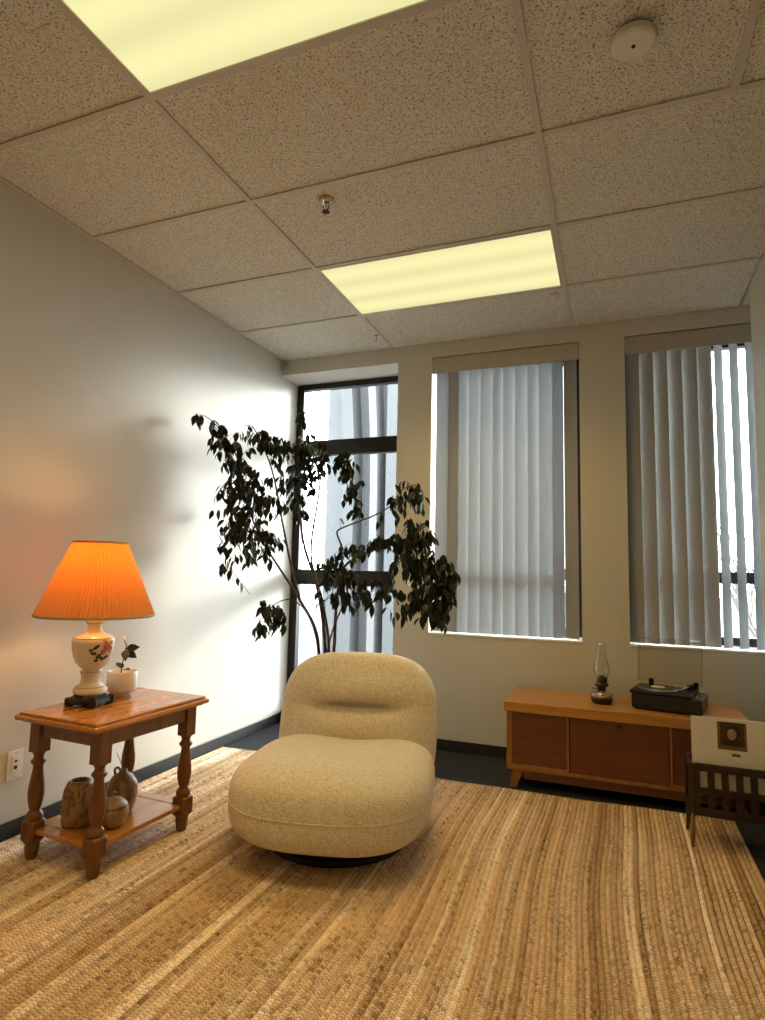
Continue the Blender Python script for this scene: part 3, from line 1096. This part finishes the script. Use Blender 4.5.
# ------------------------------------------------------------------ credenza
CX0, CX1, CY0, CY1, CZ = -0.568, 0.605, 3.352, 3.815, 0.450
CR = thing('credenza', 'low teak credenza with splayed legs under the right-hand windows', 'cabinet', (0, 0, 0))
obj('top', B(CX0, CX1, CY0, CY1, CZ - 0.052, CZ, bevel=0.004), MAT['teak'], CR)
bm = bmesh.new()
bx0, bx1, by0, by1, bz0 = CX0 + 0.014, CX1 - 0.014, CY0 + 0.012, CY1 - 0.008, 0.098
box(bm, bx0, bx0 + 0.018, by0, by1, bz0, CZ - 0.052)
box(bm, bx1 - 0.018, bx1, by0, by1, bz0, CZ - 0.052)
box(bm, bx0 + 0.018, bx1 - 0.018, by0, by1, bz0, bz0 + 0.016)
box(bm, bx0 + 0.018, bx1 - 0.018, by1 - 0.012, by1, bz0 + 0.016, CZ - 0.052)
obj('carcass', bm, MAT['teak_edge'], CR)
zl, zh = bz0 + 0.016, CZ - 0.055


def door(name, x0, x1, edges, knob=None):
    d = obj(name, B(x0, x1, by0 + 0.010, by0 + 0.026, zl, zh), MAT['teak_red'], CR)
    w = 0.012
    if 'l' in edges:
        obj('molding', B(x0, x0 + w, by0 + 0.001, by0 + 0.0098, zl, zh, bevel=0.002), MAT['teak_edge'], d)
    if 'r' in edges:
        obj('molding', B(x1 - w, x1, by0 + 0.001, by0 + 0.0098, zl, zh, bevel=0.002), MAT['teak_edge'], d)
    if 'b' in edges:
        obj('molding', B(x0 + w, x1 - w, by0 + 0.001, by0 + 0.0098, zl, zl + w, bevel=0.002), MAT['teak_edge'], d)
    if knob:
        obj('knob', lathe([(0, 0), (0.010, 0), (0.012, 0.006), (0.008, 0.012), (0, 0.013)], 16), MAT['mahogany'], d, loc=(knob[0], by0 + 0.010, knob[1]), rot=(PI / 2, 0, 0), smooth=True)
    return d


door('sliding_door', bx0 + 0.018, -0.232, 'lrb')
door('drop_front', -0.228, 0.238, '', (0.012, 0.372))
door('sliding_door', 0.242, bx1 - 0.018, 'lrb')
obj('base_rail', B(CX0 + 0.10, CX1 - 0.10, CY0 + 0.035, CY0 + 0.055, 0.050, bz0), MAT['teak_red'], CR)
obj('base_rail', B(CX0 + 0.10, CX1 - 0.10, CY1 - 0.055, CY1 - 0.035, 0.050, bz0), MAT['teak_red'], CR)


def splay_leg(x, y, dx):
    bm = bmesh.new()
    top = [(x - 0.030, y - 0.016), (x + 0.030, y - 0.016), (x + 0.030, y + 0.016), (x - 0.030, y + 0.016)]
    a = [bm.verts.new((p[0], p[1], bz0)) for p in top]
    b = [bm.verts.new((x + dx + (p[0] - x) * 0.62, p[1], 0.0)) for p in top]
    bm.faces.new(a[::-1])
    bm.faces.new(b)
    for i in range(4):
        j = (i + 1) % 4
        bm.faces.new((a[i], a[j], b[j], b[i]))
    bmesh.ops.bevel(bm, geom=bm.edges[:], offset=0.003, segments=1, affect='EDGES')
    return bm


for x, dx in ((CX0 + 0.072, -0.028), (CX1 - 0.072, 0.028)):
    for y in (CY0 + 0.045, CY1 - 0.045):
        obj('leg', splay_leg(x, y, dx), MAT['teak_edge'], CR)

# oil lamp
OL = thing('oil_lamp', 'small oil lamp with clear glass chimney on the credenza', 'oil lamp', (-0.072, 3.545, CZ))
OL.scale = (1.16, 1.16, 1.16)
obj('base', lathe([(0, 0), (0.040, 0), (0.044, 0.004), (0.050, 0.022), (0.047, 0.026), (0, 0.026)], 32), MAT['satin_black'], OL, smooth=False)
obj('font', lathe([(0.047, 0.0262), (0.052, 0.036), (0.050, 0.046), (0.034, 0.056), (0.020, 0.060), (0.018, 0.058), (0.030, 0.052), (0.046, 0.042), (0.048, 0.035), (0.043, 0.0265)], 32, cap=False), MAT['lampglass'], OL, smooth=True)
obj('oil', lathe([(0, 0.027), (0.040, 0.027), (0.044, 0.034), (0, 0.0345)], 32), MAT['brass'], OL, smooth=True)
bu = obj('burner', lathe([(0, 0.058), (0.019, 0.058), (0.020, 0.074), (0.031, 0.080), (0.031, 0.088), (0.024, 0.090), (0.026, 0.100), (0.022, 0.116), (0.012, 0.126), (0, 0.128)], 24), MAT['bronze'], OL, smooth=True)
obj('wick_knob', tube([(-0.018, -0.004, 0.066), (-0.044, -0.010, 0.066), (-0.044, -0.010, 0.066)], [0.002, 0.002, 0.007], 8), MAT['bronze'], bu)
obj('chimney', lathe([(0.027, 0.088), (0.027, 0.112), (0.036, 0.150), (0.034, 0.178), (0.022, 0.222), (0.020, 0.252), (0.021, 0.272), (0.019, 0.272), (0.0185, 0.252), (0.0205, 0.222), (0.032, 0.178), (0.034, 0.150), (0.025, 0.112), (0.025, 0.088)], 36, cap=False), MAT['lampglass'], OL, smooth=True)

# record player
RP = thing('record_player', 'black record player with raised clear dust cover on the credenza', 'record player', (0.262, 3.560, CZ), math.radians(-13))
obj('plinth', B(-0.165, 0.165, -0.125, 0.125, 0.008, 0.082, bevel=0.005), MAT['satin_black'], RP)
obj('deck', B(-0.172, 0.120, -0.132, 0.130, 0.0822, 0.096, bevel=0.004), MAT['black'], RP)
pl = obj('platter', lathe([(0, 0.0962), (0.098, 0.0962), (0.100, 0.100), (0.098, 0.104), (0, 0.104)], 48), MAT['metal'], RP, loc=(-0.055, 0, 0))
obj('record', lathe([(0, 0.1041), (0.097, 0.1041), (0.097, 0.1062), (0, 0.1062)], 48), MAT['vinyl'], pl)
obj('record_label', lathe([(0, 0.1062), (0.034, 0.1062), (0.034, 0.1068), (0, 0.1068)], 32), MAT['recordlabel'], pl)
obj('spindle', lathe([(0.003, 0.1066), (0.003, 0.114), (0, 0.115)], 10), MAT['chrome'], pl)
ta = obj('tonearm', tube(smooth_path([(0.088, 0.085, 0.116), (0.084, 0.02, 0.118), (0.070, -0.05, 0.116), (0.045, -0.085, 0.112)], 5), 0.0035, 8), MAT['metal'], RP, smooth=True)
obj('pivot', lathe([(0, 0.0962), (0.018, 0.0962), (0.016, 0.118), (0, 0.122)], 20), MAT['black'], ta, loc=(0.088, 0.085, 0))
obj('headshell', B(0.034, 0.050, -0.106, -0.082, 0.107, 0.114, bevel=0.002), MAT['metal'], ta)
for sx in (-1, 1):
    for sy in (-1, 1):
        obj('rubber_foot', lathe([(0, 0), (0.014, 0), (0.014, 0.009), (0, 0.009)], 16), MAT['black'], RP, loc=(sx * 0.14, sy * 0.10, 0))
obj('knob', lathe([(0, 0), (0.009, 0), (0.008, 0.010), (0, 0.010)], 16), MAT['metal'], RP, loc=(0.142, -0.09, 0.082))
# dust cover: tray hinged at the back edge, opened upright
bm = bmesh.new()
cw, cd, ch_, th = 0.158, 0.235, 0.050, 0.003
box(bm, -cw, cw, 0, cd, ch_ - th, ch_)
box(bm, -cw, -cw + th, 0, cd, 0, ch_ - th)
box(bm, cw - th, cw, 0, cd, 0, ch_ - th)
box(bm, -cw + th, cw - th, cd - th, cd, 0, ch_ - th)
box(bm, -cw + th, cw - th, 0, th, 0.012, ch_ - th)
dc = obj('dust_cover', bm, MAT['acrylic'], RP, loc=(-0.012, 0.115, 0.112), rot=(math.radians(82), 0, 0))
for sx in (-1, 1):
    obj('hinge', B(sx * 0.11 - 0.012, sx * 0.11 + 0.012, 0.118, 0.134, 0.082, 0.128, bevel=0.002), MAT['black'], RP)

# ------------------------------------------------------------------ record rack and album
RK = thing('record_rack', 'dark slatted wooden rack at the right edge holding an album', 'rack', (0.488, 3.035, 0))
rx, ry0, ry1 = 0.195, -0.075, 0.075
bm_rail = lambda a, b, y: B(-rx + 0.012, rx - 0.012, y - 0.007, y + 0.007, a, b, bevel=0.002)
for y in (ry0, ry1):
    for x in (-rx, rx):
        zb_ = RZ if x < 0 else 0.0
        bmL = bmesh.new()
        box(bmL, x - 0.012, x + 0.012, y - 0.010, y + 0.010, 0.13, 0.348, bevel=0.003)
        obj('post', bmL, MAT['mahogany'], RK)
        fy = -0.025 if y < 0 else 0.02
        obj('leg', tube([(x, y, 0.145), (x, y + fy * 0.5, 0.07), (x * 1.02, y + fy, zb_ + 0.002)], [0.011, 0.009, 0.007], 10), MAT['rackleg'] if y < 0 else MAT['mahogany'], RK, smooth=True)
    obj('top_rail', bm_rail(0.319, 0.350, y), MAT['mahogany'], RK)
    obj('middle_rail', bm_rail(0.226, 0.252, y), MAT['mahogany'], RK)
    obj('bottom_rail', bm_rail(0.140, 0.172, y), MAT['mahogany'], RK)
    obj('slat', B(-rx + 0.0125, -0.162, y - 0.005, y + 0.005, 0.173, 0.318, bevel=0.0015), MAT['mahogany'], RK)
    for k in range(7):
        x = -rx + 0.039 + 0.0527 * k - 0.0
        if k < 7:
            xa = -0.195 + 0.0605 + 0.0527 * k
            if xa + 0.0265 < rx - 0.012:
                obj('slat', B(xa + 0.0, xa + 0.0270, y - 0.005, y + 0.005, 0.173, 0.318, bevel=0.0015), MAT['mahogany'], RK)
for x in (-rx, rx):
    for za_, zb_ in ((0.319, 0.345), (0.140, 0.172)):
        obj('side_rail', B(x - 0.006, x + 0.006, ry0 + 0.010, ry1 - 0.010, za_, zb_), MAT['mahogany'], RK)
obj('tray', B(-rx + 0.012, rx - 0.012, ry0 + 0.008, ry1 - 0.008, 0.226, 0.234), MAT['mahogany'], RK)

AL = thing('album_sleeve', 'white square album sleeve with small brown portrait standing in the rack', 'album', (0.458, 2.982, 0.2345))
AL.rotation_euler = (math.radians(-3), 0, 0)
obj('sleeve', B(-0.157, 0.157, -0.002, 0.002, 0.0, 0.303, bevel=0.0008), MAT['paper'], AL)
pr_ = obj('portrait_print', B(-0.057, 0.052, -0.0028, -0.0021, 0.176, 0.290), MAT['port_frame'], AL)


def flat_poly(name, pts, y, mat, parent):
    bm = bmesh.new()
    f = [bm.verts.new((x, y, z)) for x, z in pts]
    b = [bm.verts.new((x, y + 0.0004, z)) for x, z in pts]
    bm.faces.new(f)
    bm.faces.new(b[::-1])
    for i in range(len(f)):
        j = (i + 1) % len(f)
        bm.faces.new((f[i], f[j], b[j], b[i]))
    return obj(name, bm, mat, parent)


def ell(cx, cz, a, b, n=20):
    return [(cx + a * math.cos(2 * PI * k / n), cz + b * math.sin(2 * PI * k / n)) for k in range(n)]


flat_poly('painted_ground', [(-0.047, 0.192), (0.043, 0.192), (0.043, 0.288), (-0.047, 0.288)], -0.0034, MAT['port_bg'], pr_)
flat_poly('painted_hair', ell(0.000, 0.246, 0.030, 0.032), -0.0039, MAT['port_dark'], pr_)
flat_poly('painted_shoulders', [(-0.034, 0.196), (0.034, 0.196), (0.028, 0.212), (0.014, 0.222), (-0.014, 0.222), (-0.028, 0.212)], -0.0039, MAT['port_dark'], pr_)
flat_poly('painted_face', ell(-0.003, 0.240, 0.0175, 0.0225), -0.0045, MAT['port_skin'], pr_)
for x in (-0.009, 0.003):
    flat_poly('painted_eye', ell(x, 0.247, 0.0028, 0.0014, 8), -0.0051, MAT['port_dark'], pr_)
flat_poly('painted_mouth', ell(-0.003, 0.232, 0.0045, 0.0012, 8), -0.0051, MAT['port_bg'], pr_)
cp = obj('caption_box', B(-0.006, 0.026, -0.0028, -0.0021, 0.151, 0.163), MAT['port_frame'], AL)

# ------------------------------------------------------------------ weeping fig
FG = thing('weeping_fig', 'tall weeping fig with dark drooping leaves behind the chair', 'plant', (-1.74, 3.52, 0.0))
F0 = Vector(FG.location)
loc_ = lambda p: Vector(p) - F0
obj('pot', lathe([(0, 0), (0.12, 0), (0.16, 0.26), (0.17, 0.26), (0.17, 0.29), (0.155, 0.29), (0.15, 0.25), (0, 0.25)], 32), MAT['terracotta'], FG)
obj('soil', lathe([(0, 0.262), (0.150, 0.260), (0.148, 0.25), (0, 0.25)], 24), MAT['soil'], FG)
base = [Vector((-1.77, 3.50, 0.25)), Vector((-1.73, 3.53, 0.25)), Vector((-1.70, 3.51, 0.25)), Vector((-1.75, 3.48, 0.25))]
P = at
branches = [
    (0, [P(318, 640, 3.46), P(300, 600, 3.42), P(282, 572, 3.36), P(262, 540, 3.22), P(245, 500, 3.05), P(232, 460, 2.92)], .012, .003),
    (1, [P(325, 645, 3.52), P(318, 590, 3.52), P(303, 540, 3.50), P(299, 480, 3.48), P(301, 430, 3.45), P(303, 412, 3.43)], .014, .003),
    (1, [P(329, 650, 3.53), P(322, 600, 3.52), P(311, 555, 3.50), P(318, 500, 3.50), P(325, 460, 3.48), P(345, 455, 3.46), P(354, 490, 3.44), P(357, 515, 3.43)], .011, .002),
    (2, [P(334, 650, 3.50), P(336, 610, 3.46), P(341, 575, 3.42), P(352, 560, 3.40), P(380, 548, 3.36), P(405, 545, 3.30), P(430, 562, 3.22), P(448, 598, 3.16)], .012, .003),
    (2, [P(340, 560, 3.42), P(341, 545, 3.42), P(337, 532, 3.42), P(347, 526, 3.42), P(373, 516, 3.40), P(390, 506, 3.38), P(402, 490, 3.36), P(414, 485, 3.34)], .007, .002),
    (3, [P(318, 650, 3.46), P(308, 615, 3.36), P(292, 600, 3.28), P(275, 604, 3.20), P(265, 618, 3.15)], .007, .002),
    (3, [P(330, 640, 3.44), P(345, 600, 3.36), P(350, 580, 3.32), P(362, 585, 3.30), P(370, 600, 3.28)], .007, .002),
    (0, [P(300, 600, 3.42), P(290, 560, 3.36), P(282, 520, 3.30), P(272, 470, 3.20), P(255, 430, 3.10), P(245, 425, 3.05)], .009, .002),
    (0, [P(245, 500, 3.05), P(238, 460, 2.92), P(222, 432, 2.83), P(205, 416, 2.78), P(198, 420, 2.77)], .005, .0015),
]
bpaths = []
for bi, pts, ra, rb in branches:
    pp = list(pts)
    if pts[0].z < 0.75 and pts[0].y > 3.40:
        pp = [base[bi]] + pp
    sp_ = smooth_path(pp, 5)
    n = len(sp_)
    obj('branch', tube([loc_(p) for p in sp_], [ra + (rb - ra) * k / (n - 1) for k in range(n)], 7), MAT['bark'], FG, smooth=True)
    bpaths += sp_

# leaf clusters: centre in the room, spread, number of twigs
clusters = [
    # px, py, Y, spread px x, spread px y, depth spread, twigs, leaf scale
    (208, 425, 2.79, 10, 6, .03, 3, .95), (228, 440, 2.86, 14, 10, .05, 5, .95), (218, 445, 2.84, 8, 8, .04, 2, .95),
    (240, 462, 2.95, 16, 12, .08, 9, .95), (262, 436, 3.10, 14, 8, .08, 6, .95), (278, 446, 3.20, 14, 12, .10, 9, 1.0),
    (252, 488, 3.02, 22, 16, .12, 14, 1.0), (238, 512, 2.96, 18, 18, .10, 13, 1.0), (262, 505, 3.10, 16, 16, .12, 10, 1.0),
    (232, 540, 2.95, 16, 14, .08, 8, 1.0), (250, 550, 3.02, 16, 12, .08, 7, 1.0), (268, 540, 3.12, 12, 18, .10, 6, 1.0),
    (222, 492, 2.86, 6, 6, .03, 2, .9), (224, 570, 2.90, 10, 6, .04, 2, .9),
    (285, 480, 3.30, 12, 18, .12, 9, 1.0), (300, 455, 3.44, 14, 12, .10, 9, 1.0), (318, 450, 3.46, 14, 10, .10, 10, 1.0), (302, 422, 3.43, 6, 8, .05, 3, .9),
    (302, 500, 3.48, 8, 26, .08, 9, .95), (338, 462, 3.46, 12, 10, .06, 7, 1.0), (352, 490, 3.44, 8, 16, .05, 9, .85), (343, 468, 3.45, 10, 10, .05, 6, .85), (356, 508, 3.43, 4, 8, .03, 4, .8), (312, 475, 3.46, 12, 10, .08, 5, .9),
    (328, 570, 3.42, 14, 10, .10, 8, 1.0), (345, 575, 3.36, 14, 12, .10, 8, 1.0), (345, 598, 3.32, 14, 12, .08, 8, 1.0), (368, 596, 3.28, 8, 12, .06, 4, 1.0),
    (352, 552, 3.40, 16, 8, .06, 4, 1.0), (372, 545, 3.36, 14, 8, .08, 5, 1.0), (326, 595, 3.38, 8, 10, .06, 3, 1.0),
    (268, 612, 3.16, 10, 10, .06, 4, 1.0), (266, 632, 3.12, 10, 10, .05, 4, 1.0), (285, 620, 3.22, 8, 10, .06, 3, 1.0),
    (405, 500, 3.34, 12, 12, .08, 7, 1.0), (418, 498, 3.32, 8, 14, .08, 5, 1.0), (392, 535, 3.32, 14, 14, .10, 8, 1.0), (412, 540, 3.26, 16, 16, .12, 12, 1.08),
    (408, 575, 3.20, 16, 16, .10, 12, 1.1), (430, 565, 3.18, 14, 14, .10, 11, 1.1), (425, 600, 3.12, 14, 18, .08, 9, 1.15), (400, 605, 3.14, 10, 14, .06, 5, 1.1),
    (445, 590, 3.10, 12, 16, .06, 6, 1.15), (440, 612, 3.08, 12, 16, .06, 6, 1.15), (455, 575, 3.12, 6, 12, .04, 3, 1.1), (390, 575, 3.24, 8, 10, .06, 4, 1.0),
    (415, 525, 3.28, 12, 10, .08, 5, 1.0), (430, 535, 3.24, 8, 12, .06, 4, 1.0),
]
LM = [leaf_mesh(0.076, 0.034, 'leaf', 0.16), leaf_mesh(0.068, 0.031, 'leaf', 0.28), leaf_mesh(0.064, 0.033, 'leaf', 0.05, fold=0.35)]
rng = random.Random(5)
leaves = []
twigs_bm = bmesh.new()
for (cx_, cy_, Y, sx, sy, sd, nt, sc) in clusters:
    for q in range(int(nt * (1.9 if cx_ < 385 else 1.55) + .5)):
        tip = P(cx_ + rng.gauss(0, .62) * sx, cy_ + rng.gauss(0, .62) * sy, Y + rng.gauss(0, .7) * sd)
        tip.x = max(tip.x, XL + 0.05)
        tip.y = min(tip.y, YG - 0.15)
        # attach to the nearest branch point, mostly from above or inside
        bp = min(bpaths, key=lambda b: (b - tip).length + rng.random() * 0.06)
        Lmax = 0.20
        start = bp if (bp - tip).length < Lmax else tip + (bp - tip).normalized() * Lmax
        midp = (start + tip) / 2 + Vector((rng.uniform(-.015, .015), rng.uniform(-.015, .015), 0.025))
        path = smooth_path([start, midp, tip], 4)
        tube([loc_(p) for p in path], [0.0016 - 0.0009 * k / (len(path) - 1) for k in range(len(path))], 4, twigs_bm)
        nl_ = rng.randint(3, 5)
        for k in range(nl_):
            f = 1.0 - k * 0.16
            ii = f * (len(path) - 1)
            i0 = int(ii)
            p = path[i0].lerp(path[min(i0 + 1, len(path) - 1)], ii - i0)
            yaw = rng.uniform(0, 2 * PI)
            pitch = math.radians(rng.uniform(35, 88))     # hang down
            roll = rng.uniform(-0.9, 0.9)
            leaves.append((p, (roll, pitch, yaw), sc * rng.uniform(.72, 1.12), rng.randrange(3)))
obj('twigs', twigs_bm, MAT['bark'], FG)['kind'] = 'stuff'
rng.shuffle(leaves)
leaves.sort(key=lambda l: l[0].y)
near = leaves[:300]
rest = leaves[300:]
for p, e, s, k in near:
    q = loc_(p)
    q2 = Vector(p)
    o = obj('leaf', LM[k], None, FG, loc=q, rot=e)
    o.scale = (s, s, s)
bm = bmesh.new()
from mathutils import Euler
for p, e, s, k in rest:
    tm = LM[k].copy()
    tm.transform(Matrix.Translation(loc_(p)) @ Euler(e).to_matrix().to_4x4() @ Matrix.Scale(s, 4))
    bm.from_mesh(tm)
    bpy.data.meshes.remove(tm)
fo = bpy.data.meshes.new('foliage')
bm.to_mesh(fo)
bm.free()
for p in fo.polygons:
    p.use_smooth = True
obj('foliage', fo, MAT['leaf'], FG)['kind'] = 'stuff'

# ------------------------------------------------------------------ outside
o = struct('ground', B(-30, 30, YO + 0.02, 60, -0.45, -0.35), MAT['ground'])
NB = thing('neighbour_building', 'pale concrete building with curved fins seen through the corner window', 'building', (-4.4, 9.0, -0.35))
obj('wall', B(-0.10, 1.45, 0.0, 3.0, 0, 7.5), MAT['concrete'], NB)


def fin(x0, w, bow, mat, y=-0.35):
    bm = bmesh.new()
    ra, rb = [], []
    for k in range(17):
        z = 7.4 * k / 16
        off = bow * max(0.0, (z - 2.6) / 4.8) ** 2
        for lst, dx in ((ra, 0), (rb, w)):
            lst.append((bm.verts.new((x0 + dx - off, y, z)), bm.verts.new((x0 + dx - off, 0.0, z))))
    for k in range(16):
        for A_, B_ in ((ra[k], ra[k + 1]), (rb[k], rb[k + 1])):
            bm.faces.new((A_[0], A_[1], B_[1], B_[0]))
        bm.faces.new((ra[k][0], rb[k][0], rb[k + 1][0], ra[k + 1][0]))
    bm.faces.new((ra[0][0], ra[0][1], rb[0][1], rb[0][0]))
    bm.faces.new((ra[-1][0], ra[-1][1], rb[-1][1], rb[-1][0]))
    return obj('fin', bm, mat, NB)


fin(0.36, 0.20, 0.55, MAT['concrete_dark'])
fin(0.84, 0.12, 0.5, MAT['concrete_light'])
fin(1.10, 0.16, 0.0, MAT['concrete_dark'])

BT = thing('bare_tree', 'leafless tree outside the right-hand window seen between the vanes', 'tree', (1.62, 8.6, -0.35))
rng = random.Random(3)
tb = bmesh.new()


def grow(p, d, L, r, n):
    e = p + d * L
    m_ = (p + e) / 2 + Vector((rng.uniform(-.05, .05), rng.uniform(-.05, .05), 0)) * L
    tube([p, m_, e], [r, r * .85, r * .7], 5, tb)
    if n == 0:
        return
    for k in range(3 if n > 1 else 2):
        nd = (d + Vector((rng.uniform(-.7, .7), rng.uniform(-.6, .6), rng.uniform(-.1, .5)))).normalized()
        grow(p.lerp(e, rng.uniform(.6, 1.0)), nd, L * rng.uniform(.6, .8), r * .6, n - 1)


grow(Vector((0, 0, 0)), Vector((0, 0, 1)), 0.9, 0.045, 5)
obj('trunk_and_branches', tb, MAT['fruitwood'], BT)
